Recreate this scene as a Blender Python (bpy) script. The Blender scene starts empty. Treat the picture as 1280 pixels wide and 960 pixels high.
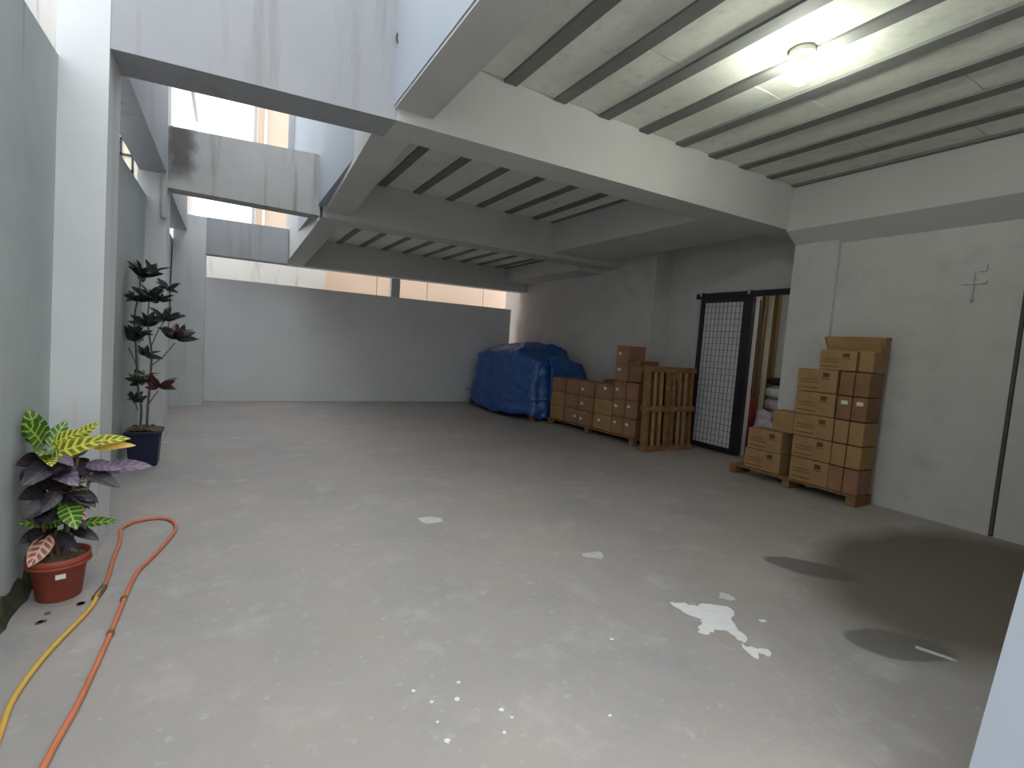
import bpy, bmesh, math, random
from mathutils import Vector, Matrix, Euler
C = bpy.context.scene.collection
random.seed(11)
PI = math.pi

# ------------------------------------------------------------------ camera
a_, b_, c_ = 0.5206573554, -0.0794919625, 0.0681085846
F_ = 627.02
f = Vector((math.sin(a_)*math.cos(b_), math.cos(a_)*math.cos(b_), math.sin(b_)))
r = Vector((math.cos(a_), -math.sin(a_), 0)); u = r.cross(f)
r2 = math.cos(c_)*r + math.sin(c_)*u; u2 = -math.sin(c_)*r + math.cos(c_)*u
cam = bpy.data.objects.new('camera', bpy.data.cameras.new('camera')); C.objects.link(cam)
m = Matrix((r2, u2, -f)).transposed().to_4x4(); m.translation = (0, 0, 1.6)
cam.matrix_world = m
cam.data.sensor_width = 36; cam.data.lens = F_/1280*36; cam.data.clip_start = 0.02; cam.data.clip_end = 300
bpy.context.scene.camera = cam

# ------------------------------------------------------------------ world, light, exposure
vs = bpy.context.scene.view_settings
vs.view_transform = 'Standard'; vs.look = 'None'; vs.gamma = 1; vs.exposure = 0.55; vs.use_curve_mapping = False
W = bpy.data.worlds.new('sky'); bpy.context.scene.world = W; W.use_nodes = True
nt = W.node_tree; bg = nt.nodes['Background']
bg.inputs[1].default_value = 2.45   # overcast sky: zenith brighter than horizon
_tc = nt.nodes.new('ShaderNodeTexCoord'); _sx = nt.nodes.new('ShaderNodeSeparateXYZ'); nt.links.new(_tc.outputs['Generated'], _sx.inputs[0])
_mr = nt.nodes.new('ShaderNodeMapRange'); nt.links.new(_sx.outputs[2], _mr.inputs['Value'])
_mx = nt.nodes.new('ShaderNodeMix'); _mx.data_type = 'RGBA'; nt.links.new(_mr.outputs[0], _mx.inputs['Factor'])
_mx.inputs[6].default_value = (.50, .51, .52, 1); _mx.inputs[7].default_value = (.92, .965, 1.0, 1); nt.links.new(_mx.outputs[2], bg.inputs[0])
bpy.context.scene.cycles.max_bounces = 10
bpy.context.scene.cycles.diffuse_bounces = 7
BULB = 175.0

# ------------------------------------------------------------------ materials
def mat(name, col, rough=.8, col2=None, nscale=4, amt=1.0, bump=0, bscale=30, metal=0, emit=None, estr=0, spec=.3, streak=None, streak_s=(7, 7, .5), streak_lo=.5, streak_hi=.75, fine=None, alpha=None):
    M = bpy.data.materials.new(name); M.use_nodes = True
    n = M.node_tree.nodes; l = M.node_tree.links; p = n['Principled BSDF']
    p.inputs['Roughness'].default_value = rough; p.inputs['Metallic'].default_value = metal
    p.inputs['Specular IOR Level'].default_value = spec
    p.inputs['Base Color'].default_value = (*col, 1)
    tc = n.new('ShaderNodeTexCoord'); out = None
    def noise(scale, detail=5, vec=None, rgh=.6):
        t = n.new('ShaderNodeTexNoise'); t.inputs['Scale'].default_value = scale
        t.inputs['Detail'].default_value = detail; t.inputs['Roughness'].default_value = rgh
        l.new(vec or tc.outputs['Object'], t.inputs['Vector']); return t.outputs['Fac']
    def ramp(fac, lo, hi):
        t = n.new('ShaderNodeMapRange'); t.inputs['From Min'].default_value = lo; t.inputs['From Max'].default_value = hi
        l.new(fac, t.inputs['Value']); return t.outputs['Result']
    def mix(fac, A, B):
        t = n.new('ShaderNodeMix'); t.data_type = 'RGBA'; l.new(fac, t.inputs['Factor'])
        for i, v in ((6, A), (7, B)):
            if isinstance(v, tuple): t.inputs[i].default_value = (*v, 1)
            else: l.new(v, t.inputs[i])
        return t.outputs[2]
    if col2: out = mix(ramp(noise(nscale), .35, .68), col, col2)
    if fine: out = mix(ramp(noise(fine[1], 6), .5, .7), out or col, fine[0])
    if streak:
        mp = n.new('ShaderNodeMapping'); mp.inputs['Scale'].default_value = streak_s
        l.new(tc.outputs['Object'], mp.inputs['Vector'])
        out = mix(ramp(noise(1, 6, mp.outputs['Vector'], .65), streak_lo, streak_hi), out or col, streak)
    if out: l.new(out, p.inputs['Base Color'])
    if bump:
        bn = n.new('ShaderNodeBump'); bn.inputs['Strength'].default_value = bump; bn.inputs['Distance'].default_value = .01
        l.new(noise(bscale, 8), bn.inputs['Height']); l.new(bn.outputs[0], p.inputs['Normal'])
    if emit: p.inputs['Emission Color'].default_value = (*emit, 1); p.inputs['Emission Strength'].default_value = estr
    return M

def floor_material():
    M = mat('floor_concrete', (.365, .338, .318), .75, (.315, .30, .29), 1.1, bump=.25, bscale=25, spec=.35)
    n = M.node_tree.nodes; l = M.node_tree.links; p = n['Principled BSDF']
    src = p.inputs['Base Color'].links[0].from_socket
    tc = n.new('ShaderNodeTexCoord'); V = tc.outputs['Object']
    def noise(s, d=5, sc=None):
        t = n.new('ShaderNodeTexNoise'); t.inputs['Scale'].default_value = s; t.inputs['Detail'].default_value = d
        t.inputs['Roughness'].default_value = .62
        if sc:
            mp = n.new('ShaderNodeMapping'); mp.inputs['Scale'].default_value = sc; l.new(V, mp.inputs['Vector']); l.new(mp.outputs[0], t.inputs['Vector'])
        else: l.new(V, t.inputs['Vector'])
        return t.outputs['Fac']
    def rng(x, a, b, c=0, d=1):
        t = n.new('ShaderNodeMapRange'); t.inputs['From Min'].default_value = a; t.inputs['From Max'].default_value = b
        t.inputs['To Min'].default_value = c; t.inputs['To Max'].default_value = d; l.new(x, t.inputs['Value']); return t.outputs['Result']
    def mix(fac, A, B):
        t = n.new('ShaderNodeMix'); t.data_type = 'RGBA'; l.new(fac, t.inputs['Factor'])
        for i, v in ((6, A), (7, B)):
            if isinstance(v, tuple): t.inputs[i].default_value = (*v, 1)
            else: l.new(v, t.inputs[i])
        return t.outputs[2]
    def math_(op, A, B):
        t = n.new('ShaderNodeMath'); t.operation = op
        for i, v in ((0, A), (1, B)):
            if isinstance(v, (int, float)): t.inputs[i].default_value = v
            else: l.new(v, t.inputs[i])
        return t.outputs[0]
    # blotches: light wear, brownish rust, dark dirt
    src = mix(rng(noise(2.7, 8, (1, 1, 1)), .54, .70, 0, .5), src, (.48, .455, .44))
    src = mix(rng(noise(1.7, 6, (1.3, .7, 1)), .55, .75, 0, .6), src, (.36, .30, .24))
    src = mix(rng(noise(3.1, 9, (.6, 1.6, 1)), .57, .75, 0, .35), src, (.24, .24, .24))
    src = mix(rng(noise(.55, 7, (1, 1.3, 1)), .45, .62, 0, .4), src, (.40, .345, .305))
    src = mix(rng(noise(.8, 8, (1.4, 1, 1)), .55, .68, 0, .5), src, (.27, .275, .28))
    src = mix(rng(noise(14, 6), .60, .75, 0, .5), src, (.55, .54, .52))
    # fine cracks
    vo = n.new('ShaderNodeTexVoronoi'); vo.feature = 'DISTANCE_TO_EDGE'; vo.inputs['Scale'].default_value = .75
    wv = n.new('ShaderNodeVectorMath'); wv.operation = 'ADD'
    nn = n.new('ShaderNodeTexNoise'); nn.inputs['Scale'].default_value = 1.8; nn.inputs['Detail'].default_value = 6
    l.new(V, nn.inputs['Vector']); l.new(V, wv.inputs[0]); l.new(nn.outputs['Color'], wv.inputs[1]); l.new(wv.outputs[0], vo.inputs['Vector'])
    src = mix(rng(vo.outputs['Distance'], 0, .004, .10, 0), src, (.2, .19, .18))
    def blob(cx, cy, rx, ry, rot, edge=.12):
        mp = n.new('ShaderNodeMapping'); mp.vector_type = 'TEXTURE'
        mp.inputs['Location'].default_value = (cx, cy, 0); mp.inputs['Rotation'].default_value = (0, 0, rot); mp.inputs['Scale'].default_value = (rx, ry, 1)
        wob = n.new('ShaderNodeVectorMath'); wob.operation = 'SCALE'; wob.inputs['Scale'].default_value = .28
        l.new(nn.outputs['Color'], wob.inputs[0])
        ad = n.new('ShaderNodeVectorMath'); ad.operation = 'ADD'; l.new(V, ad.inputs[0]); l.new(wob.outputs[0], ad.inputs[1])
        sb = n.new('ShaderNodeVectorMath'); sb.operation = 'SUBTRACT'; sb.inputs[1].default_value = (.14, .14, .14); l.new(ad.outputs[0], sb.inputs[0])
        l.new(sb.outputs[0], mp.inputs['Vector'])
        sx = n.new('ShaderNodeSeparateXYZ'); l.new(mp.outputs[0], sx.inputs[0])
        d = math_('SQRT', math_('ADD', math_('MULTIPLY', sx.outputs[0], sx.outputs[0]), math_('MULTIPLY', sx.outputs[1], sx.outputs[1])), 0)
        return rng(d, 1, 1-edge)
    wet = math_('MAXIMUM', blob(4.02, 2.12, .33, .19, -1.0), blob(3.47, 1.30, .30, .17, -.6))
    damp_shade = blob(5.05, 1.50, 1.85, 1.02, .10, .30)  # damp stain with the shade of the right corner painted into its colour
    src = mix(rng(wet, 0, 1, 0, .8), src, (.13, .13, .14))
    src = mix(rng(damp_shade, 0, 1, 0, .85), src, (.11, .09, .065))
    l.new(src, p.inputs['Base Color'])
    l.new(rng(wet, 0, 1, .62, .38), p.inputs['Roughness'])
    return M

M_ = {}
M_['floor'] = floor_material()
M_['plaster'] = mat('grey_plaster', (.55, .55, .535), .85, (.50, .50, .49), 1.3, bump=.12, bscale=40)
M_['back'] = mat('pale_grey_boundary_plaster', (.72, .72, .73), .85, (.66, .66, .67), 1.1, bump=.1, bscale=40, streak=(.52, .53, .52), streak_s=(4, 4, .4), streak_lo=.6, streak_hi=.9)
M_['plaster_warm'] = mat('warm_grey_plaster', (.56, .545, .535), .85, (.51, .50, .49), 1.6, bump=.12, bscale=50, fine=((.47, .46, .45), 3.0))
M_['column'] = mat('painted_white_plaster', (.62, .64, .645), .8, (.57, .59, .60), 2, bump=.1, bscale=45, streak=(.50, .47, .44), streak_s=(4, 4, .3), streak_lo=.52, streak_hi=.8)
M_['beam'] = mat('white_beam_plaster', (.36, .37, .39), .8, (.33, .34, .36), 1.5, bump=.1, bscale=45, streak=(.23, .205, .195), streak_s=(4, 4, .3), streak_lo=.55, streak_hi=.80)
M_['mould'] = mat('mouldy_beam_plaster', (.46, .46, .45), .85, (.41, .41, .40), 2, bump=.12, bscale=45, streak=(.24, .22, .20), streak_s=(5, 5, .35), streak_lo=.57, streak_hi=.72)
M_['teal'] = mat('teal_grey_wall_paint', (.44, .48, .475), .8, (.37, .41, .41), 1.4, bump=.12, bscale=40, streak=(.19, .21, .19), streak_s=(4, 4, .25), streak_lo=.56, streak_hi=.75)
M_['facade'] = mat('pale_blue_facade', (.36, .40, .45), .7, (.335, .375, .425), 1.2)
M_['soffit'] = mat('ceiling_board', (.76, .78, .70), .7, (.68, .70, .63), 2.2, bump=.15, bscale=20, fine=((.62, .65, .58), 9))
M_['batten'] = mat('dark_grey_batten', (.20, .21, .20), .7, (.165, .17, .165), 3)
M_['slab'] = mat('slab_concrete', (.40, .41, .41), .9)
M_['beige'] = mat('beige_render', (.70, .54, .42), .85, (.64, .49, .38), .8, streak=(.62, .54, .46), streak_s=(2, 2, .2), streak_lo=.55, streak_hi=.85)
M_['stained'] = mat('stained_white_render', (.72, .70, .66), .9, (.66, .64, .60), 1.5, streak=(.30, .28, .27), streak_s=(5, 5, .8), streak_lo=.55, streak_hi=.8)
M_['white'] = mat('white_paint', (.75, .76, .76), .6)
M_['grime'] = mat('mossy_grime', (.03, .035, .02), .95, (.06, .07, .035), 9, bump=.5, bscale=60)
M_['black_metal'] = mat('black_metal', (.012, .012, .018), .45, metal=.0, spec=.5)
M_['wire'] = mat('grey_wire', (.10, .10, .11), .5)
M_['joint'] = mat('dark_joint', (.11, .095, .08), .8)
M_['sheet'] = mat('pale_sheet', (.66, .67, .70), .6, (.58, .59, .62), 3)
M_['wood'] = mat('pallet_wood', (.26, .135, .06), .85, (.19, .095, .04), 6, streak=(.36, .21, .11), streak_s=(3, 12, 12), bump=.3, bscale=30)
M_['wood_pale'] = mat('pale_pallet_wood', (.40, .24, .13), .85, (.27, .15, .07), 7, bump=.3, bscale=30)
M_['carton'] = mat('brown_carton', (.36, .225, .105), .8, (.30, .18, .08), 5, bump=.08, bscale=40)
M_['carton_dark'] = mat('dark_brown_carton', (.27, .145, .075), .8, (.21, .11, .055), 6, bump=.08, bscale=40)
M_['carton_red'] = mat('reddish_carton', (.26, .13, .08), .8, (.32, .18, .10), 5, bump=.08, bscale=40)
M_['tape'] = mat('parcel_tape', (.34, .20, .09), .3, spec=.5)
M_['ink'] = mat('print_ink', (.10, .055, .03), .7)
M_['sticker'] = mat('white_sticker', (.72, .70, .68), .5)
M_['tarp'] = mat('blue_tarpaulin', (.012, .085, .32), .38, (.009, .06, .24), 4, bump=.5, bscale=14, spec=.6, fine=((.02, .13, .42), 12))
M_['terracotta'] = mat('red_brown_plastic', (.30, .065, .04), .5, (.23, .05, .035), 6)
M_['navy'] = mat('navy_plastic', (.015, .018, .05), .45)
M_['soil'] = mat('soil', (.10, .075, .05), 1, (.20, .16, .11), 25, bump=1, bscale=60)
M_['bark'] = mat('bark', (.17, .13, .09), .9, (.10, .08, .06), 20)
M_['hose_orange'] = mat('orange_rubber', (.62, .20, .09), .45, (.52, .17, .08), 5)
M_['hose_yellow'] = mat('yellow_rubber', (.66, .42, .08), .45, (.66, .33, .08), 3)
M_['brass'] = mat('dull_brass', (.28, .20, .08), .5, metal=.7)
M_['paint'] = mat('spilt_white_paint', (.80, .80, .80), .4, (.72, .72, .72), 20)
M_['faint_paint'] = mat('worn_white_paint', (.50, .50, .50), .7, (.62, .62, .62), 20)
M_['ceramic'] = mat('lamp_holder_white', (.7, .68, .62), .5)
M_['bulb'] = mat('glowing_bulb', (1, 1, 1), .5, emit=(.97, 1.0, .86), estr=BULB)
M_['tube'] = mat('glowing_tube', (1, 1, 1), .5, emit=(1, .97, .86), estr=22)
M_['red'] = mat('red_cloth', (.20, .015, .025), .8)
M_['dark_cloth'] = mat('black_cloth', (.02, .02, .02), .8)
M_['pale_cloth'] = mat('pale_sack', (.55, .48, .52), .8, (.36, .30, .36), 14)
M_['cream'] = mat('cream_board', (.66, .62, .50), .7)
M_['brownpost'] = mat('brown_varnish', (.16, .11, .05), .6)
M_['debris'] = mat('dry_leaf', (.12, .09, .05), .9)

def mould_patch(M):
    # black mould growing at the column end of the beam (a stain with a shape of its own)
    n = M.node_tree.nodes; l = M.node_tree.links; p = n['Principled BSDF']; src = p.inputs['Base Color'].links[0].from_socket
    tc = n.new('ShaderNodeTexCoord'); sx = n.new('ShaderNodeSeparateXYZ'); l.new(tc.outputs['Object'], sx.inputs[0])
    t = n.new('ShaderNodeTexNoise'); t.inputs['Scale'].default_value = 5; t.inputs['Detail'].default_value = 7; l.new(tc.outputs['Object'], t.inputs['Vector'])
    def ma(op, A, B):
        q = n.new('ShaderNodeMath'); q.operation = op; q.use_clamp = (op == 'MULTIPLY')
        for i, v in ((0, A), (1, B)):
            if isinstance(v, (int, float)): q.inputs[i].default_value = v
            else: l.new(v, q.inputs[i])
        return q.outputs[0]
    def mr(v, a, b):
        q = n.new('ShaderNodeMapRange'); q.interpolation_type = 'SMOOTHSTEP'; q.inputs['From Min'].default_value = a; q.inputs['From Max'].default_value = b; l.new(v, q.inputs['Value']); return q.outputs['Result']
    x = ma('ADD', sx.outputs[0], ma('MULTIPLY', t.outputs['Fac'], .25))
    m = ma('MULTIPLY', mr(x, -.22, -.38), mr(x, -.66, -.50))
    m = ma('MULTIPLY', m, mr(ma('ADD', sx.outputs[2], ma('MULTIPLY', t.outputs['Fac'], .3)), 3.45, 3.8))
    m = ma('MULTIPLY', m, .85)
    mx = n.new('ShaderNodeMix'); mx.data_type = 'RGBA'; l.new(m, mx.inputs['Factor']); l.new(src, mx.inputs[6]); mx.inputs[7].default_value = (.085, .075, .075, 1)
    l.new(mx.outputs[2], p.inputs['Base Color'])
mould_patch(M_['mould'])
def leaf_mat(name, base, vein, edge, dens=16, slant=6, wid=.25):
    M = bpy.data.materials.new(name); M.use_nodes = True
    n = M.node_tree.nodes; l = M.node_tree.links; p = n['Principled BSDF']
    p.inputs['Roughness'].default_value = .38; p.inputs['Specular IOR Level'].default_value = .5
    uv = n.new('ShaderNodeUVMap'); s = n.new('ShaderNodeSeparateXYZ'); l.new(uv.outputs[0], s.inputs[0])
    def ma(op, A, B=0):
        t = n.new('ShaderNodeMath'); t.operation = op
        for i, v in ((0, A), (1, B)):
            if isinstance(v, (int, float)): t.inputs[i].default_value = v
            else: l.new(v, t.inputs[i])
        return t.outputs[0]
    au = ma('ABSOLUTE', s.outputs[0])
    w = ma('SINE', ma('SUBTRACT', ma('MULTIPLY', s.outputs[1], dens*PI), ma('MULTIPLY', au, slant)))
    veins = ma('GREATER_THAN', w, 1-wid*2)
    mid = ma('LESS_THAN', au, .09)
    v = ma('MAXIMUM', veins, mid)
    rim = n.new('ShaderNodeMapRange'); rim.inputs['From Min'].default_value = .6; rim.inputs['From Max'].default_value = 1; l.new(au, rim.inputs['Value'])
    mx = n.new('ShaderNodeMix'); mx.data_type = 'RGBA'; l.new(rim.outputs[0], mx.inputs['Factor']); mx.inputs[6].default_value = (*base, 1); mx.inputs[7].default_value = (*edge, 1)
    mx2 = n.new('ShaderNodeMix'); mx2.data_type = 'RGBA'; l.new(v, mx2.inputs['Factor']); l.new(mx.outputs[2], mx2.inputs[6]); mx2.inputs[7].default_value = (*vein, 1)
    l.new(mx2.outputs[2], p.inputs['Base Color'])
    return M
LM = {
 'green': leaf_mat('green_leaf', (.035, .13, .025), (.35, .45, .06), (.03, .10, .02), 12, 6, .13),
 'yellow': leaf_mat('yellow_veined_leaf', (.16, .20, .03), (.72, .66, .10), (.40, .42, .05), 14, 6, .35),
 'orange': leaf_mat('orange_yellow_leaf', (.75, .42, .10), (.80, .60, .15), (.75, .50, .10), 14, 6, .2),
 'dark': leaf_mat('dark_purple_leaf', (.020, .016, .022), (.045, .03, .04), (.014, .012, .018), 12, 6, .13),
 'grey': leaf_mat('grey_purple_leaf', (.16, .12, .18), (.26, .20, .27), (.10, .08, .12), 12, 6, .13),
 'pink': leaf_mat('pink_veined_leaf', (.20, .06, .05), (.62, .36, .26), (.50, .26, .18), 12, 6, .35),
 'tree': leaf_mat('blackish_green_leaf', (.018, .028, .024), (.03, .045, .038), (.015, .024, .024), 8, 4, .1),
 'tree_red': leaf_mat('dark_red_leaf', (.06, .012, .015), (.09, .02, .02), (.05, .01, .01), 8, 4, .1),
 'tree_green': leaf_mat('olive_leaf', (.05, .075, .03), (.08, .12, .05), (.04, .07, .03), 8, 4, .1),
}

# ------------------------------------------------------------------ helpers
def obj(name, bm, m, parent=None, smooth=False, bevel=0):
    if bevel: bmesh.ops.bevel(bm, geom=bm.edges[:], offset=bevel, segments=1, affect='EDGES')
    me = bpy.data.meshes.new(name); bm.normal_update(); bm.to_mesh(me); bm.free()
    for mm in (m if isinstance(m, (list, tuple)) else [m]): me.materials.append(mm)
    if smooth:
        for p in me.polygons: p.use_smooth = True
    o = bpy.data.objects.new(name, me); C.objects.link(o)
    if parent: o.parent = parent
    return o
def thing(name, label, cat, loc=(0, 0, 0), rotz=0, group=None):
    o = bpy.data.objects.new(name, None); C.objects.link(o); o.empty_display_size = .1
    o.location = loc; o.rotation_euler = (0, 0, rotz); o['label'] = label; o['category'] = cat
    if group: o['group'] = group
    return o
def tag(o, label, cat, group=None):
    o['label'] = label; o['category'] = cat
    if group: o['group'] = group
    return o
def struct(name, bm, m, label=None, cat=None, parent=None):
    o = obj(name, bm, m, parent)
    if not parent: o['kind'] = 'structure'
    if label: o['label'] = label
    if cat: o['category'] = cat
    return o
def box(bm, x0, x1, y0, y1, z0, z1, mi=0):
    v = [bm.verts.new(p) for p in ((x0, y0, z0), (x1, y0, z0), (x1, y1, z0), (x0, y1, z0), (x0, y0, z1), (x1, y0, z1), (x1, y1, z1), (x0, y1, z1))]
    for q in ((0, 3, 2, 1), (4, 5, 6, 7), (0, 1, 5, 4), (1, 2, 6, 5), (2, 3, 7, 6), (3, 0, 4, 7)):
        bm.faces.new([v[i] for i in q]).material_index = mi
    return v
def BX(*a): bm = bmesh.new(); box(bm, *a); return bm
def hexa(pts):
    bm = bmesh.new(); v = [bm.verts.new(p) for p in pts]
    for q in ((0, 3, 2, 1), (4, 5, 6, 7), (0, 1, 5, 4), (1, 2, 6, 5), (2, 3, 7, 6), (3, 0, 4, 7)): bm.faces.new([v[i] for i in q])
    return bm
def tube(bm, pts, rad, seg=8, caps=True):
    pts = [Vector(p) for p in pts]; rings = []
    for i, p in enumerate(pts):
        d = (pts[min(i+1, len(pts)-1)] - pts[max(i-1, 0)]).normalized()
        up = Vector((0, 0, 1)) if abs(d.z) < .9 else Vector((1, 0, 0))
        s = d.cross(up).normalized(); t = s.cross(d).normalized()
        R = rad[i] if isinstance(rad, (list, tuple)) else rad
        rings.append([bm.verts.new(p + s*R*math.cos(2*PI*k/seg) + t*R*math.sin(2*PI*k/seg)) for k in range(seg)])
    for A, B in zip(rings, rings[1:]):
        for k in range(seg): bm.faces.new((A[k], A[(k+1) % seg], B[(k+1) % seg], B[k]))
    if caps: bm.faces.new(rings[0][::-1]); bm.faces.new(rings[-1])
def TB(pts, rad, seg=8): bm = bmesh.new(); tube(bm, pts, rad, seg); return bm
def lathe(prof, seg=32):
    bm = bmesh.new(); rings = []
    for rr, z in prof: rings.append([bm.verts.new((rr*math.cos(2*PI*k/seg), rr*math.sin(2*PI*k/seg), z)) for k in range(seg)])
    for A, B in zip(rings, rings[1:]):
        for k in range(seg): bm.faces.new((A[k], A[(k+1) % seg], B[(k+1) % seg], B[k]))
    bm.faces.new(rings[0][::-1]); bm.faces.new(rings[-1]); return bm
def smooth_path(pts, n=6):
    P = [Vector(p) for p in pts]; out = []
    for i in range(len(P)-1):
        p0, p1, p2, p3 = P[max(i-1, 0)], P[i], P[i+1], P[min(i+2, len(P)-1)]
        for k in range(n):
            t = k/n; out.append(.5*((2*p1)+(p2-p0)*t+(2*p0-5*p1+4*p2-p3)*t*t+(3*p1-p0-3*p2+p3)*t**3))
    out.append(P[-1]); return out

# ------------------------------------------------------------------ the setting
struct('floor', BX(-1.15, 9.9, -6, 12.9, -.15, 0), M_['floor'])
# left boundary wall
struct('wall_left', hexa([(-1.2, -1.5, 0), (-.99, -1.5, 0), (-.99, 12.8, 0), (-1.2, 12.8, 0), (-1.12, -1.5, 3.15), (-.915, -1.5, 3.15), (-.915, 12.8, 3.15), (-1.12, 12.8, 3.15)]), M_['teal'])
bm = bmesh.new(); n = 60
vv = []
for i in range(n+1):
    y = .5 + i*(4.16-.5)/n
    w = .035 + .02*random.random(); h = .06 + .06*random.random()*(1 if i % 3 else 1.8)
    vv.append([bm.verts.new(q) for q in ((-.995, y, 0), (-.985+w, y, 0), (-.985+w*.6, y, .02), (-.982, y, h), (-.995, y, h))])
for A, B in zip(vv, vv[1:]):
    for k in range(4): bm.faces.new((A[k], A[k+1], B[k+1], B[k]))
struct('trim_1', bm, M_['grime'], 'dark mossy grime along the foot of the left wall', 'grime')
# columns on the left
def column(pts, label):
    struct('column', hexa(pts), M_['column'], label, 'column')
column([(-1.05, 4.17, 0), (-.73, 4.17, 0), (-.73, 4.57, 0), (-1.02, 4.57, 0), (-.86, 4.17, 4.9), (-.64, 4.17, 4.9), (-.64, 4.57, 4.9), (-.86, 4.57, 4.9)], 'tall white plastered column nearest the camera behind the croton')
column([(-1.03, 8.0, 0), (-.70, 8.0, 0), (-.70, 8.4, 0), (-1.0, 8.4, 0), (-1.0, 8.0, 5.2), (-.70, 8.0, 5.2), (-.70, 8.4, 5.2), (-1.0, 8.4, 5.2)], 'middle white column behind the tall dark plant')
column([(-.98, 11.4, 0), (-.39, 11.4, 0), (-.39, 11.8, 0), (-.98, 11.8, 0), (-.88, 11.4, 3.6), (-.37, 11.4, 3.6), (-.37, 11.8, 3.6), (-.88, 11.8, 3.6)], 'far wide white column at the left end of the back wall')
# cross beams on the left and through the garage
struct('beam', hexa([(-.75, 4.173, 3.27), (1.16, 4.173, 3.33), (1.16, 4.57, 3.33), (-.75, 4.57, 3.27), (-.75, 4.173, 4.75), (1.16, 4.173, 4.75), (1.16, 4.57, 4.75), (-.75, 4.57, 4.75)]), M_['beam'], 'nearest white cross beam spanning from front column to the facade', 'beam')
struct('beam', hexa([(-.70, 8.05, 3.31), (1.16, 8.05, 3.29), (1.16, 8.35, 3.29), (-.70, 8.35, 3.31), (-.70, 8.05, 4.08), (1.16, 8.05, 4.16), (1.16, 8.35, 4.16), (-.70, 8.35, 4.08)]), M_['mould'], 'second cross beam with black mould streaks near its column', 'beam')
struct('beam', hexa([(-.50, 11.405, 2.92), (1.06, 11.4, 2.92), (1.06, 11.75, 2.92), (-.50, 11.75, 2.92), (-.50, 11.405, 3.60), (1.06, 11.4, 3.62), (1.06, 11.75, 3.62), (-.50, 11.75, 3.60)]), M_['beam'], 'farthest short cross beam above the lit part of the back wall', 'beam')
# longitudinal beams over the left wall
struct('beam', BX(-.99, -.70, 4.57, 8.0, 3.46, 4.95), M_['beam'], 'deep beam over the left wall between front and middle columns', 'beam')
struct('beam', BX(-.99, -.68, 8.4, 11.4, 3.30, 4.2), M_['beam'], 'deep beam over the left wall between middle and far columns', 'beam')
struct('pipe', TB([(-.73, 7.96, 2.9), (-.73, 7.96, 5.3)], .035, 10), M_['slab'], 'slim drain pipe running up the middle column', 'pipe')
# garage beams
struct('beam', hexa([(1.16, 4.17, 3.33), (7.6, 4.17, 3.36), (7.6, 4.57, 3.36), (1.16, 4.57, 3.33), (1.16, 4.17, 4.0), (7.6, 4.17, 4.0), (7.6, 4.57, 4.0), (1.16, 4.57, 4.0)]), M_['plaster'], 'big pale cross beam lit by the bulb', 'beam')
struct('beam', hexa([(1.20, 8.05, 3.28), (7.6, 8.05, 3.28), (7.6, 8.6, 3.30), (1.20, 8.6, 3.30), (1.20, 8.05, 4.0), (7.6, 8.05, 4.0), (7.6, 8.6, 4.0), (1.20, 8.6, 4.0)]), M_['plaster'], 'second garage cross beam beyond the middle ceiling bay', 'beam')
struct('beam', hexa([(1.06, 11.75, 2.95), (7.1, 11.75, 3.0), (7.1, 12.1, 3.0), (1.06, 12.1, 2.95), (1.06, 11.75, 4.0), (7.1, 11.75, 4.0), (7.1, 12.1, 4.0), (1.06, 12.1, 4.0)]), M_['plaster'], 'dark cross beam above the gap over the back wall', 'beam')
# facade edge beams (three bays)
def edge(y0, y1, xa, xb, za, zb, xc, xd, lab):
    struct('beam', hexa([(xa, y0, za), (xb, y0, za), (xd, y1, zb), (xc, y1, zb), (xa, y0, 4.0), (xb, y0, 4.0), (xd, y1, 4.0), (xc, y1, 4.0)]), M_['plaster'], lab, 'beam')
edge(-.6, 4.17, 1.14, 1.44, 3.42, 3.42, 1.14, 1.46, 'edge beam under the facade in the near bay')
edge(4.57, 8.05, 1.08, 1.42, 3.38, 3.36, 1.24, 1.60, 'edge beam under the facade in the middle bay')
edge(8.60, 11.75, 1.25, 1.60, 3.36, 2.96, 1.05, 1.40, 'edge beam under the facade in the far bay')
struct('wall_facade', BX(1.13, 1.30, -.6, 11.6, 3.44, 6.0), M_['facade'], 'pale blue upper facade above the garage edge')
# girders on the right
struct('beam', hexa([(6.42, -.6, 3.33), (6.74, -.6, 3.12), (6.74, 4.17, 3.12), (6.42, 4.17, 3.33), (6.50, -.6, 4.0), (7.6, -.6, 4.0), (7.6, 4.17, 4.0), (6.50, 4.17, 4.0)]), M_['plaster'], 'girder along the right wall in the near bay', 'beam')
struct('beam', BX(5.28, 6.5, 4.57, 8.05, 3.36, 4.0), M_['plaster'], 'wide girder at the right of the middle bay', 'beam')
struct('beam', BX(6.3, 7.1, 8.6, 11.75, 3.22, 4.0), M_['plaster'], 'girder along the right wall in the far bay', 'beam')
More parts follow.
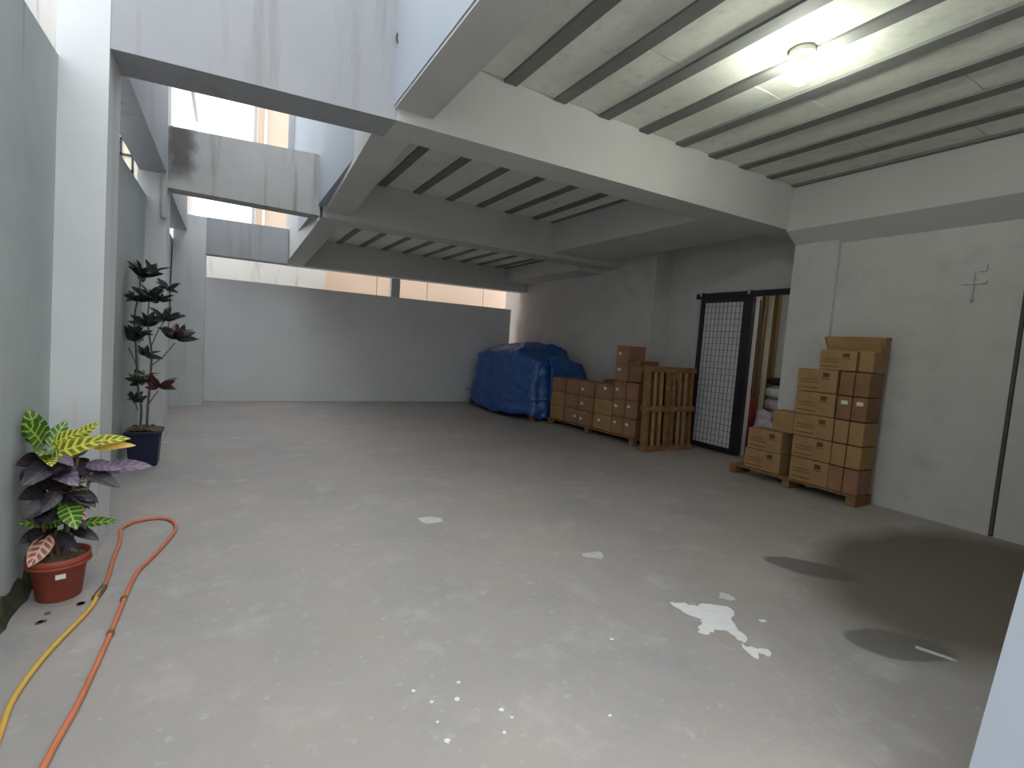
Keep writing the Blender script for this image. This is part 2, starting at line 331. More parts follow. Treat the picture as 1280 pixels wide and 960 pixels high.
# ceiling : boards and battens, each its own piece
ceil = struct('ceiling', BX(1.31, 7.7, -.6, 12.1, 4.0, 4.2), M_['slab'])
def bay(x_edges, y0, y1, z, bw, cuts):
    for i, (xa, xb) in enumerate(zip(x_edges, x_edges[1:])):
        ys = [y0] + sorted(cuts[i % len(cuts)]) + [y1]
        for ya, yb in zip(ys, ys[1:]):
            dz = random.uniform(-.004, .004)
            bm = bmesh.new(); nseg = max(2, int((yb-ya)/.35))
            g = [[bm.verts.new((x, ya+.004+(yb-ya-.008)*k/nseg, z+dz+random.uniform(-.004, .004)+(.006 if x not in (xa, xb) else 0))) for x in (xa, (xa+xb)/2, xb)] for k in range(nseg+1)]
            for k in range(nseg):
                for j in range(2): bm.faces.new((g[k][j], g[k+1][j], g[k+1][j+1], g[k][j+1]))
            ex = bmesh.ops.extrude_face_region(bm, geom=bm.faces[:]); bmesh.ops.translate(bm, vec=(0, 0, .02), verts=[v for v in ex['geom'] if isinstance(v, bmesh.types.BMVert)])
            bmesh.ops.recalc_face_normals(bm, faces=bm.faces[:])
            obj('ceiling_board', bm, M_['soffit'], ceil, smooth=False)
    for x in x_edges:
        bm = BX(x-bw/2, x+bw/2, y0, y1, z-.022, z+.012)
        obj('batten', bm, M_['batten'], ceil)
bay([1.62+.54*i for i in range(10)], -.5, 4.168, 3.93, .13, [[2.9, .9], [1.6], [3.1, .4], [1.1, 2.7], [2.95, .6], [2.8, .3], [1.9], [3.0, 1.2], [2.2]])
bay([1.55] + [2.05+.56*i for i in range(6)] + [5.27], 4.572, 8.048, 3.92, .125, [[6.8], [5.9], [7.0], [6.2]])
bay([1.62+.49*i for i in range(10)] + [6.28], 8.602, 11.74, 3.56, .11, [[10.4], [9.6], [10.9]])
# back wall and its gap post
struct('wall_back', BX(-.5, 6.72, 12.05, 12.25, 0, 2.53), M_['back'])
struct('column', BX(3.41, 3.62, 12.06, 12.24, 2.53, 2.97), M_['plaster'], 'short post in the gap over the back wall', 'column')
# right walls
struct('wall_right', BX(6.70, 6.9, 1.86, 4.20, 0, 3.2), M_['plaster_warm'])
struct('trim_2', BX(6.72, 6.9, 1.835, 1.86, 0, 3.15), M_['joint'], 'narrow dark joint in the right wall')
struct('wall_right_near', BX(6.72, 6.9, -.6, 1.825, 0, 3.2), M_['plaster_warm'])
struct('column', BX(6.645, 7.4, 3.60, 4.17, 0, 3.33), M_['plaster_warm'], 'shallow pillar beside the warehouse doorway', 'column')
struct('wall_right_middle', BX(7.42, 7.6, 5.26, 7.05, 0, 4.0), M_['plaster_warm'])
struct('wall_right_lintel', BX(7.42, 7.6, 4.17, 5.26, 2.66, 4.0), M_['plaster_warm'])
struct('wall_right_far', BX(7.0, 7.6, 7.05, 12.9, 0, 4.0), M_['plaster_warm'])
struct('wall_front', BX(2.45, 6.9, .36, .56, 0, 3.34), M_['plaster_warm'])
# near white gate pillar at the right edge
gp = thing('gate_pillar', 'bright white pillar edge at the lower right corner of the frame', 'pillar', (2.12, .3, 0))
obj('shaft', hexa([(-.04, 0, 0), (.40, 0, 0), (.40, .27, 0), (-.04, .27, 0), (.46, 0, 1.3), (.85, 0, 1.3), (.85, .27, 1.3), (.46, .27, 1.3)]), M_['facade'], gp)
# inner room
struct('wall_store_back', BX(7.6, 10, 6.6, 6.75, 0, 3.3), M_['cream'])
struct('wall_store_far', BX(9.7, 9.85, 3.2, 6.6, 0, 3.3), M_['plaster'])
struct('wall_store_near', BX(7.6, 9.85, 3.1, 3.25, 0, 3.3), M_['plaster'])
struct('ceiling_store', BX(7.6, 9.85, 3.1, 6.75, 3.3, 3.4), M_['white'])

# ------------------------------------------------------------------ surroundings
b = thing('neighbour_building', 'beige panelled building seen beyond the back wall', 'building', (0, 14.0, 0))
xs = [.55, 2.0, 3.55, 5.0, 6.8, 9.5]
for i, (x0, x1) in enumerate(zip(xs, xs[1:])):
    for z0, z1 in ((0, 2.2), (2.215, 5.6), (5.615, 7.5)):
        obj('wall_panel', BX(x0+.008, x1-.008, 0, .3, z0, z1), M_['beige'], b)
obj('wall_core', BX(.56, 9.5, .06, 3, 0, 7.48), M_['stained'], b)
obj('drain_pipe', TB([(.50, -.06, 2), (.50, -.06, 7.4)], .035, 8), M_['slab'], b)
obj('drain_pipe', TB([(.72, -.06, 2), (.72, -.06, 7.4)], .03, 8), M_['white'], b)
struct('wall_neighbour', BX(-2.2, 2.1, 13.3, 13.5, 0, 3.72), M_['stained'], 'low stained white wall of the next plot behind the back wall')
b = thing('neighbour_building', 'grey beige building block rising left behind the far column', 'building', (-3.5, 14.6, 0))
obj('wall', BX(-2, 2.62, 0, 3, 0, 7.4), M_['stained'], b)
for wx in (-1.7, -.5, .7):
    w = obj('window', BX(wx, wx+.9, -.04, .02, 4.2, 5.6), M_['cream'], b)
    bm = bmesh.new()
    for j in range(5): box(bm, wx+.215*j, wx+.215*j+.04, -.08, -.04, 4.2, 5.6)
    for j in range(5): box(bm, wx, wx+.9, -.08, -.04, 4.2+.34*j, 4.24+.34*j)
    obj('window_bars', bm, M_['black_metal'], w)
obj('cornice', BX(-2.05, 2.68, -.05, 3, 7.3, 7.5), M_['plaster'], b)
b = thing('neighbour_building', 'pale bluish house wall beyond the left boundary wall', 'building', (-1.85, 0, 0))
obj('wall', BX(-3, 0, 6.4, 9.4, 0, 6.2), M_['stained'], b)
obj('coping', BX(-3.05, .05, 6.35, 9.45, 6.2, 6.3), M_['plaster'], b)
b = thing('added_street_building', 'plain unseen building added across the street to cut the front skylight', 'building', (0, -10, 0))  # added out of view to block low skylight from the front
obj('wall', BX(-9, 9, -4, 0, 0, 5.2), M_['stained'], b)
obj('roof_edge', BX(-9.2, 9.2, -4.1, .2, 5.2, 5.4), M_['plaster'], b)
# ------------------------------------------------------------------ facade fittings
t = thing('window_shutter', 'narrow open window frame projecting from the blue facade between beams', 'window', (1.13, 11.55, 5.2))
obj('frame', BX(-.12, 0, 0, .05, 0, 1.4), M_['slab'], t); obj('sill', BX(-.16, 0, -.03, .08, -.06, 0), M_['white'], t)
t = thing('bracket', 'small white metal bracket on the facade at the top of the photo', 'bracket', (.86, 4.3, 4.06))
obj('arm', TB([(0, 0, 0), (.02, -.10, .35)], .014, 8), M_['white'], t); obj('foot', BX(-.03, .03, -.03, .03, 0, .012), M_['slab'], t)
t = thing('rebar_stub', 'tiny bent metal hook where beam meets facade', 'hook', (1.13, 4.17, 3.99))
obj('hook', TB(smooth_path([(0, 0, 0), (-.012, -.02, -.05), (-.004, -.03, -.09)]), .006, 6), M_['black_metal'], t)

# ------------------------------------------------------------------ ceiling lamp
t = thing('ceiling_lamp', 'bare glowing bulb in a round holder on the ceiling boards', 'lamp', (3.70, 2.43, 3.93))
obj('ceiling_rose', lathe([(.085, -.045), (.095, -.03), (.09, 0)], 24), M_['ceramic'], t, True)
obj('lamp_holder', lathe([(.03, -.115), (.036, -.09), (.034, -.045)], 20), M_['ceramic'], t, True)
obj('bulb', lathe([(.012, -.245), (.035, -.238), (.052, -.215), (.057, -.185), (.05, -.15), (.034, -.125), (.027, -.115)], 24), M_['bulb'], t, True)

# ------------------------------------------------------------------ wall fitting on the right
t = thing('wall_lamp_holder', 'white bar-shaped fitting with a hanging cord high on the right wall', 'fitting', (6.70, 2.24, 2.55))
obj('mount_bar', BX(-.02, 0, -.10, .10, -.012, .02), M_['plaster'], t)
obj('junction_box', BX(-.02, 0, -.09, -.03, .11, .19), M_['plaster'], t)
obj('cord', TB([(-.024, .0, .11), (-.024, .0, -.16)], .004, 6), M_['slab'], t)
obj('pull_knob', lathe([(.006, -.19), (.012, -.185), (.012, -.165), (.005, -.155)], 10), M_['slab'], t).location = (-.024, .0, 0)
t = thing('conduit', 'short black conduit stub under the beam above the doorway', 'conduit', (7.38, 4.50, 2.95))
obj('tube', TB([(0, 0, 0), (0, 0, .36)], .018, 8), M_['black_metal'], t); obj('clip', BX(-.025, .03, -.03, .03, .17, .2), M_['black_metal'], t)

# ------------------------------------------------------------------ sliding door
d = struct('door_1', BX(7.36, 7.415, 5.32, 6.18, .05, 2.6), M_['sheet'], 'sliding door leaf of pale sheet behind a black wire grid', 'door')
bm = bmesh.new(); n = 10
for i in range(1, n): y = 5.36+.8*i/n; box(bm, 7.352, 7.358, y-.003, y+.003, .08, 2.58)
for i in range(1, 24): z = .06+2.52*i/24; box(bm, 7.348, 7.353, 5.36, 6.14, z-.003, z+.003)
o = obj('wire_grid', bm, M_['wire'], d); o['kind'] = 'stuff'
for nm, a in (('frame_stile', (7.33, 7.415, 5.20, 5.37, .02, 2.62)), ('frame_stile', (7.33, 7.415, 6.14, 6.22, .02, 2.62)), ('frame_rail', (7.33, 7.415, 5.37, 6.14, .02, .10)), ('frame_rail', (7.33, 7.415, 5.37, 6.14, 2.55, 2.62))):
    obj(nm, BX(*a), M_['black_metal'], d)
o = obj('handle', TB([(7.31, 5.28, 1.0), (7.29, 5.28, 1.03), (7.29, 5.28, 1.17), (7.31, 5.28, 1.2)], .01, 8), M_['black_metal'], d)
t = thing('door_track', 'black overhead rail that carries the sliding door', 'rail', (7.42, 5.3, 2.63))
obj('rail', BX(-.07, 0, -1.05, 1.05, 0, .09), M_['black_metal'], t)
for y in (.15, .8): obj('hanger', BX(-.075, -.05, y-.03, y+.03, -.04, .03), M_['black_metal'], t)
for y in (-.9, 0, .95): obj('bracket', BX(-.08, .0, y-.02, y+.02, .04, .11), M_['slab'], t)

# room contents behind the doorway
t = thing('cream_board', 'tall cream board standing just inside the warehouse doorway', 'board', (8.2, 6.0, 0), .1)
obj('panel', BX(-.4, .55, 0, .04, 0, 2.75), M_['cream'], t); obj('edge_strip', BX(.55, .59, -.01, .05, 0, 2.75), M_['brownpost'], t)
t = thing('wooden_post', 'slim brown post inside the doorway beside the cream board', 'post', (8.32, 5.66, 0))
obj('shaft', BX(-.03, .03, -.03, .03, 0, 3.29), M_['brownpost'], t); obj('foot', BX(-.08, .08, -.08, .08, 0, .03), M_['black_metal'], t)
t = thing('wooden_post', 'pale ochre strip post beside a grey panel inside the doorway', 'post', (8.80, 5.72, 0))
obj('shaft', BX(-.05, .05, -.04, .09, 0, 3.29), M_['brownpost'], t); obj('side_strip', BX(-.06, -.05, .05, .15, 0, 3.29), M_['cream'], t)
t = thing('grey_panel', 'large light grey panel at the right of the doorway view', 'panel', (9.25, 5.3, 0))
obj('panel', BX(0, .05, -.75, .72, .1, 2.9), M_['sheet'], t); obj('frame', BX(-.01, .06, -.77, -.75, 0, 2.92), M_['slab'], t)
def sack(name, label, cat, loc, s, m, grp=None, seed=0, parent=None):
    bm = bmesh.new(); bmesh.ops.create_icosphere(bm, subdivisions=3, radius=1)
    rnd = random.Random(seed)
    ph = [rnd.uniform(0, 6) for _ in range(6)]
    for v in bm.verts:
        c = v.co; k = max(abs(c.x), abs(c.y), abs(c.z)); q = c/ (k**.55)
        w = 1+.05*math.sin(7*c.x+ph[0])*math.sin(6*c.y+ph[1])+.04*math.sin(11*c.z+ph[2]+3*c.x)
        v.co = Vector((q.x*s[0]*w, q.y*s[1]*w, q.z*s[2]*w+s[2]))
    o = obj(name, bm, m, parent, True); o.location = loc
    if label: tag(o, label, cat, grp)
    return o
sack('sack', 'dark maroon-red bag standing inside the doorway beside the door edge', 'bag', (7.85, 5.50, .0), (.14, .15, .50), M_['red'], seed=1)
sack('sack', 'white sack low in the doorway behind the cartons', 'bag', (7.66, 4.98, 0), (.11, .20, .33), M_['pale_cloth'], seed=2)
t = thing('storage_bench', 'low bench inside the doorway carrying folded bundles', 'bench', (8.37, 5.12, 0))
obj('seat', BX(-.3, .3, -.35, .35, .515, .555), M_['brownpost'], t)
for sx in (-.26, .26):
    for sy in (-.31, .31): obj('leg', BX(sx-.02, sx+.02, sy-.02, sy+.02, 0, .52), M_['brownpost'], t)
for k, (m, h, lab) in enumerate(((M_['pale_cloth'], .09, 'lowest pale patterned bundle on the bench inside the doorway'), (M_['pale_cloth'], .10, 'middle pale bundle on the bench inside the doorway'), (M_['sheet'], .09, 'light grey bundle under the black one inside the doorway'), (M_['dark_cloth'], .07, 'black folded bundle on top inside the doorway'))):
    z = .56 + [0, .20, .42, .63][k]
    sack('bundle', lab, 'bundle', (8.37, 5.26, z), (.19, .17, h), m, seed=5+k)
sack('sack', 'pale pink sack standing before the bench inside the doorway', 'bag', (7.91, 5.19, 0), (.11, .11, .40), M_['pale_cloth'], seed=9)

t = thing('store_lamp', 'ceiling tube lamp lighting the room behind the doorway', 'lamp', (8.6, 4.4, 3.3))
obj('housing', BX(-.06, .06, -.6, .6, -.06, 0), M_['white'], t)
o = obj('tube', TB([(0, -.55, -.08), (0, .55, -.08)], .018, 10), M_['tube'], t)
# ------------------------------------------------------------------ pallets
def pallet(label, L, D, loc, rotz, slats=6, H=.13, tilt=None, grp='wooden pallets', mw='wood'):
    t = thing('wooden_pallet', label, 'pallet', loc, rotz, grp)
    if tilt: t.rotation_euler = tilt
    # local: X depth 0..D, Y length 0..L, boards run along Y; three bearers groups
    for i in range(slats):
        w = D/slats*.72; x = i*(D-w)/(slats-1)
        j = random.uniform(-.004, .004)
        obj('deck_board', BX(x+j, x+w+j, 0, L, H-.022, H), M_[mw if i % 2 else 'wood'], t, bevel=.002)
    for y in (0, L/2-.05, L-.1):
        obj('cross_board', BX(0, D, y, y+.1, H-.042, H-.0225), M_['wood'], t)
        for x in (0, D/2-.05, D-.1): obj('block', BX(x, x+.1, y, y+.1, .018, H-.043), M_['wood'], t, bevel=.003)
        obj('base_board', BX(0, D, y, y+.1, 0, .0175), M_['wood'], t)
    return t
pallet('long wooden pallet under the tall carton stack beside the doorway', 1.66, .35, (6.27, 2.89, 0), 0, 3)
RL = .078
def LP(s, dpt, z=0):   # left row frame: s along row from far end, dpt into the wall
    ux, uy = .078, -.997
    return (5.87+ux*s+.997*dpt, 8.66+uy*s+.078*dpt, z)
pallet('wooden pallet under the low row of reddish cartons', 2.36, .9, LP(2.38, 0), RL, 6)
pallet('wooden pallet poking out under the blue tarpaulin', 2.9, 1.1, (5.60, 8.84, 0), .04, 6)
def upright(label, x0, x1, y, z1, tilt, nsl, mats, dz=0):
    W_ = x1-x0
    t = thing('wooden_pallet', label, 'pallet', (x0, y, 0), 0, 'wooden pallets'); t.rotation_euler = (tilt, 0, .0)
    for zz in (0, z1/2-.045, z1-.09):
        obj('cross_board', BX(0, W_, -.002, .018, zz, zz+.09), M_['wood'], t)
        obj('cross_board', BX(0, W_, .145, .163, zz, zz+.09), M_['wood'], t)
    for k in range(nsl):
        w = .085+.02*(k % 3 == 0); x = k*(W_-w)/(nsl-1)
        obj('slat', BX(x, x+w*.7, .02, .042, .005, z1-.005), M_['wood_pale' if k in mats else 'wood'], t, bevel=.002)
        if k % 2 == 0: obj('slat', BX(x+.05, x+.05+w*.7, .122, .143, .0, z1), M_['wood'], t, bevel=.002)
    for x in (0, W_/2-.03, W_-.06): obj('stringer', BX(x, x+.06, .043, .121, .0, z1), M_['wood'], t, bevel=.002)
    return t
upright('upright wooden pallet leaning nearest, open slats facing the camera', 5.92, 7.02, 5.86, 1.40, -.04, 8, (1, 2, 5, 6))
upright('second upright pallet tucked behind, beside the wire door', 6.14, 7.18, 6.04, 1.38, -.04, 6, (4,))

# ------------------------------------------------------------------ cartons
def carton(label, loc, D, L, H, rotz=0, m='carton', prnt=1, stick=None, grp=None, lid=True, openf=None, jit=.008, flare=.35):
    """local X into the wall 0..D, Y along 0..L, printed face at X=0"""
    rr = random.uniform(-jit, jit)
    t = thing('carton', label, 'box', (loc[0]+random.uniform(0, .012), loc[1], loc[2]), rotz+rr, grp)
    if openf is None:
        bm = BX(0, D, .004, L-.004, 0, H-.003); obj('carton_body', bm, M_[m], t, bevel=.005)
        obj('tape', BX(-.0012, D+.0012, L/2-.025, L/2+.025, H-.0035, H-.002), M_['tape'], t)
        if L > .3: obj('tape', BX(-.0015, 0, L/2-.025, L/2+.025, H-.07, H-.003), M_['tape'], t)
    else:
        bm = bmesh.new(); w = .006
        box(bm, 0, D, 0, L, 0, w); box(bm, 0, w, 0, L, w, H); box(bm, D-w, D, 0, L, w, H); box(bm, w, D-w, 0, w, w, H); box(bm, w, D-w, L-w, L, w, H)
        obj('carton_body', bm, M_[m], t)
        fl = openf
        for nm, pts, ang, ax in (('flap', 'f', -.3, 0), ('flap', 'b', .12, 0), ('flap', 'l', flare, 1), ('flap', 'r', -.2, 1)):
            bm = bmesh.new()
            if ax == 0:
                box(bm, 0, .005, .01, L-.01, 0, fl)
                o = obj(nm, bm, M_[m], t); o.location = ((.0 if pts == 'f' else D-.005), 0, H); o.rotation_euler = (0, ang, 0)
            else:
                box(bm, .01, D-.01, 0, .005, 0, fl)
                o = obj(nm, bm, M_[m], t); o.location = (0, (L-.005 if pts == 'l' else 0), H); o.rotation_euler = (-ang, 0, 0)
    if prnt:
        bm = bmesh.new()
        yy = L*.30
        box(bm, -.0016, -.0004, yy-.045, yy+.03, H*.66, H*.86)
        box(bm, -.0016, -.0004, yy-.06, yy+.04, H*.58, H*.61)
        for k in range(2): box(bm, -.0016, -.0004, L*.5-.02*k, L*.92, H*(.52-.13*k), H*(.55-.13*k))
        box(bm, -.0016, -.0004, L*.45, L*.94, H*.15, H*.19)
        obj('print', bm, M_['ink'], t)
    if stick:
        y, z = stick
        obj('sticker', BX(-.003, -.0004, y-.035, y+.035, z-.022, z+.022), M_['sticker'], t)
    return t
ZB = [.135, .435, .705, .985, 1.27]; HB = [.295, .265, .275, .28, .28]
ord5 = ['bottom', 'second', 'middle', 'fourth', 'top']
for k in range(5):
    off = [.0, .01, .03, .06, .08][k]
    carton(f'{["bottom","second from bottom","middle","fourth from bottom","top"][k]} printed carton in the main column of the stack beside the doorway', (6.27, 3.215+off*.3, ZB[k]), .31, .48, HB[k], 0, 'carton', 1, None, 'cartons stacked beside the doorway')
    for j, y in enumerate((2.89, 3.055)):
        carton(f'{["bottom","second from bottom","middle","fourth from bottom","top"][k]} narrow carton in the {"outer right" if j == 0 else "inner right"} column of the doorway stack', (6.275, y, ZB[k]), .30, .162, HB[k]-.005, 0, 'carton_dark' if k > 2 else 'carton_red' if k == 0 else 'carton', 0, (.08, .20) if k == 3 else None, 'cartons stacked beside the doorway', jit=.003)
carton('lower printed carton of the low pair at the doorway end of the pallet', (6.28, 3.83, .135), .31, .52, .27, 0, 'carton', 1, None, 'cartons stacked beside the doorway')
carton('upper printed carton of the low pair at the doorway end of the pallet', (6.27, 3.83, .407), .31, .49, .28, 0, 'carton', 1, None, 'cartons stacked beside the doorway')
carton('small carton set back on top of the low pair', (6.36, 3.75, .69), .22, .30, .28, 0, 'carton', 0, None, 'cartons stacked beside the doorway')
carton('printed carton alone on the very top of the tall stack', (6.28, 3.06, 1.553), .15, .42, .235, 0, 'carton', 1, None, 'cartons stacked beside the doorway')
carton('plain narrow carton at the top right corner of the tall stack', (6.30, 2.89, 1.553), .13, .16, .235, 0, 'carton', 0, None, 'cartons stacked beside the doorway')
carton('open carton with raised flaps at the top of the tall stack', (6.44, 2.89, 1.553), .15, .60, .25, 0, 'carton', 0, None, 'cartons stacked beside the doorway', openf=.16)

G = 'cartons in the low row by the tarpaulin'
cols = [(0.05, .42, 'far end', 'carton'), (.49, .40, 'second', 'carton_red'), (.91, .40, 'third', 'carton_red'), (1.33, .46, 'fourth', 'carton')]
for ci, (s, L, nm, m) in enumerate(cols):
    for k in range(3):
        p = LP(s+L-.02, .03+.02*(ci % 2), .135+.285*k)
        carton(f'{["bottom","middle","top"][k]} reddish carton in the {nm} column of the low row', p, .45, L, .28, RL, m if k < 2 else 'carton_red', 0,
               {(1, 0): (.08, .14), (1, 1): None, (2, 0): (.30, .12), (2, 1): (.30, .13), (2, 2): (.30, .12), (3, 0): (.30, .17), (3, 2): (.20, .2)}.get((ci, k)), G)
for k in range(3):
    carton(f'{["bottom","middle","top"][k]} carton in the rear column behind the low row', LP(1.68, .58, .135+.3*k), .32, .70, .295, RL, 'carton_dark', 0, None, G, jit=.001)
for k in range(5):
    carton(f'{["bottom","second","third","fourth","topmost"][k]} carton of the tall narrow column in the left row', LP(2.07, .05, .135+.315*k), .44, .29, .31, RL, 'carton_red', 0, [(.2, .2), None, (.2, .16), (.2, .2), (.2, .17)][k] if k != 1 else (.2, .18), G)
for k in range(3):
    carton(f'{["bottom","middle","top"][k]} carton in the end column behind the upright pallets', LP(2.36, .05, .135+.315*k), .44, .28, .31, RL, 'carton_red', 0, [(.2, .2), (.2, .2), None][k], G, jit=.002)
carton('open carton with loose flaps above the upright pallets', LP(2.36, .08, 1.09), .40, .28, .24, RL, 'carton_dark', 0, None, G, openf=.13, jit=.001, flare=-.05)

# ------------------------------------------------------------------ tarpaulin heap
t = thing('tarpaulin', 'crumpled blue tarpaulin draped over a bulky pile by the back wall', 'tarpaulin', (6.10, 10.28, 0))
bm = bmesh.new(); N = 120; Rn = 34; rings = []
def sup(th, a, b, p=4):
    c, s = math.cos(th), math.sin(th); k = (abs(c)**p+abs(s)**p)**(-1/p); return a*c*k, b*s*k
for i in range(Rn+1):
    q = i/Rn; ring = []
    for k in range(N):
        th = 2*PI*k/N
        if q < .55:   # top cap
            e = q/.55; x, y = sup(th, .66*e, 1.36*e, 3.2)
            z = 1.62-.10*e**3-.10*e*max(0, math.cos(th-2.4))
            z += .035*math.sin(3*x+1.2*y)+.02*math.sin(9*y+4*x) - .02*math.cos(7*x)
            z -= .22*max(0, (y-.4)/1.2)**1.2 + .15*max(0, (-y-.75)/.7)
            if y < -.9: z -= .05
        else:
            e = (q-.55)/.45
            fold = math.sin(9*th+2*math.sin(2*th))*.5+.5*math.sin(17*th+1.3)
            g = 1+.16*e+.05*e*fold
            x, y = sup(th, .66*g+.06*e, 1.36*g+.02, 3.2+.5*(1-e))
            x0, y0 = sup(th, .66, 1.36, 3.2)
            zt = 1.52-.10*max(0, math.cos(th-2.4))+.035*math.sin(3*x0+1.2*y0)+.02*math.sin(9*y0+4*x0)-.02*math.cos(7*x0)-.22*max(0, (y0-.4)/1.2)**1.2-.15*max(0, (-y0-.75)/.7)-(.05 if y0 < -.9 else 0)
            zb = .10+.05*math.sin(5*th+1)+.03*math.sin(13*th)
            ee = e**1.1; z = zt*(1-ee)+zb*ee
            x += .025*math.sin(8*z+6*th)*e; y += .025*math.sin(9*z-4*th)*e
        x = min(x, .84)
        ring.append(bm.verts.new((x, y, z)))
        if i == 0: break
    rings.append(ring)
for k in range(N): bm.faces.new((rings[0][0], rings[1][k], rings[1][(k+1) % N]))
for A, B in zip(rings[1:], rings[2:]):
    for k in range(N): bm.faces.new((A[k], B[k], B[(k+1) % N], A[(k+1) % N]))
o = obj('sheet', bm, M_['tarp'], t, True)
mod = o.modifiers.new('th', 'SOLIDIFY'); mod.thickness = .006
tx = bpy.data.textures.new('crumple', 'CLOUDS'); tx.noise_scale = .22; tx.noise_depth = 3
dm = o.modifiers.new('crumple', 'DISPLACE'); dm.texture = tx; dm.strength = .13; dm.mid_level = .5
o = obj('rope', TB(smooth_path([(.72+.05, -1.35, .45), (0, -1.62, .5), (-.80, -1.3, .42), (-.84, 0, .45), (-.80, 1.3, .4)], 8), .01, 6), M_['tarp'], t)
bm = bmesh.new(); G_ = []
for i in range(17):
    row = []
    for j in range(25):
        s_ = i/16; e = j/24
        x = -.55+.95*s_; fold = .03*math.sin(14*s_+1)*(.3+e)
        z = 1.42-.16*s_**2-e*1.12+ .03*math.sin(6*s_); y = .12-.20*min(1, e*4)+fold - .06*e
        row.append(bm.verts.new((x, y, z)))
    G_.append(row)
for i in range(16):
    for j in range(24): bm.faces.new((G_[i][j], G_[i+1][j], G_[i+1][j+1], G_[i][j+1]))
o = obj('hanging_flap', bm, M_['tarp'], t, True); o.location = (.40, -1.44, 0); mod = o.modifiers.new('th', 'SOLIDIFY'); mod.thickness = .006

# ------------------------------------------------------------------ leaves
_lc = {}
def leaf_mesh(kind, wr, tipround=1.0, curve=.25):
    key = (kind, wr, curve)
    if key in _lc: return _lc[key]
    bm = bmesh.new(); uvl = bm.loops.layers.uv.new('UVMap'); n = 9; rows = []
    for i in range(n+1):
        s = i/n; w = wr*.5*(math.sin(PI*min(1, s**.85))**.75)*(1 if s < 1 else 0)+.004
        row = []
        for j, q in enumerate((-1, -.5, 0, .5, 1)):
            z = -curve*s*s+.18*abs(q)*w*1.4 + .012*math.sin(9*s+2*q)*abs(q)
            row.append((bm.verts.new((q*w, s, z)), q, s))
        rows.append(row)
    for A, B in zip(rows, rows[1:]):
        for j in range(4):
            f_ = bm.faces.new([A[j][0], A[j+1][0], B[j+1][0], B[j][0]])
            for lp, src in zip(f_.loops, (A[j], A[j+1], B[j+1], B[j])): lp[uvl].uv = (src[1], src[2])
    me = bpy.data.meshes.new('leaf'); bm.to_mesh(me); bm.free(); me.materials.append(LM[kind])
    for p in me.polygons: p.use_smooth = True
    _lc[key] = me; return me
def leaf(parent, base, tip, kind, wr=.32, curve=.25, roll=0, label=None, up=(.25, -.75, .6)):
    B, T = Vector(base), Vector(tip); d = T-B; L = d.length
    me = leaf_mesh(kind, wr, curve=curve)
    o = bpy.data.objects.new('leaf', me); C.objects.link(o); o.parent = parent
    # aim so that the curved tip lands near T
    loc = B
    yax = (d.normalized()+Vector(up).normalized()*curve*.9).normalized()
    xax = yax.cross(Vector(up))
    if xax.length < .1: xax = Vector((1, 0, 0))
    xax.normalize(); zax = xax.cross(yax)
    R = Matrix((xax, yax, zax)).transposed().to_4x4() @ Matrix.Rotation(roll, 4, 'Y')
    o.matrix_local = Matrix.Translation(loc) @ R @ Matrix.Diagonal((L, L, L, 1))
    if label: o['label'] = label
    return o

# potted croton
PX, PY = -.80, 3.62
t = thing('potted_croton', 'potted croton with green, yellow and purple leaves in the red-brown pot', 'plant', (PX, PY, 0))
obj('pot', lathe([(.095, 0), (.10, .005), (.125, .20), (.14, .205), (.143, .25), (.132, .25), (.125, .215), (.02, .212)], 36), M_['terracotta'], t, True)
obj('saucer_rim', lathe([(.128, .195), (.146, .2), (.146, .21), (.128, .215)], 36), M_['terracotta'], t, True)
obj('soil', lathe([(.123, .20), (.122, .225), (.02, .235)], 24), M_['soil'], t)
o = obj('price_label', BX(-.022, .022, -.0025, 0, -.013, .013), M_['sticker'], t); o.location = (.032, -.116, .155); o.rotation_euler = (-.12, 0, .27); o['label'] = 'small white sticker on the pot'
stems = [((0, 0, .22), (-.03, .02, .5), (-.07, .05, .84)), ((.02, 0, .22), (.05, .01, .5), (.08, .04, .86)), ((.01, .02, .22), (.02, .05, .45), (-.01, .06, .72)), ((-.02, -.02, .22), (-.05, -.02, .33), (-.06, -.03, .45)), ((.03, 0, .22), (.1, .0, .5), (.14, .02, .70))]
for s in stems: obj('stem', TB(smooth_path(s, 5), .009, 7), M_['bark'], t)
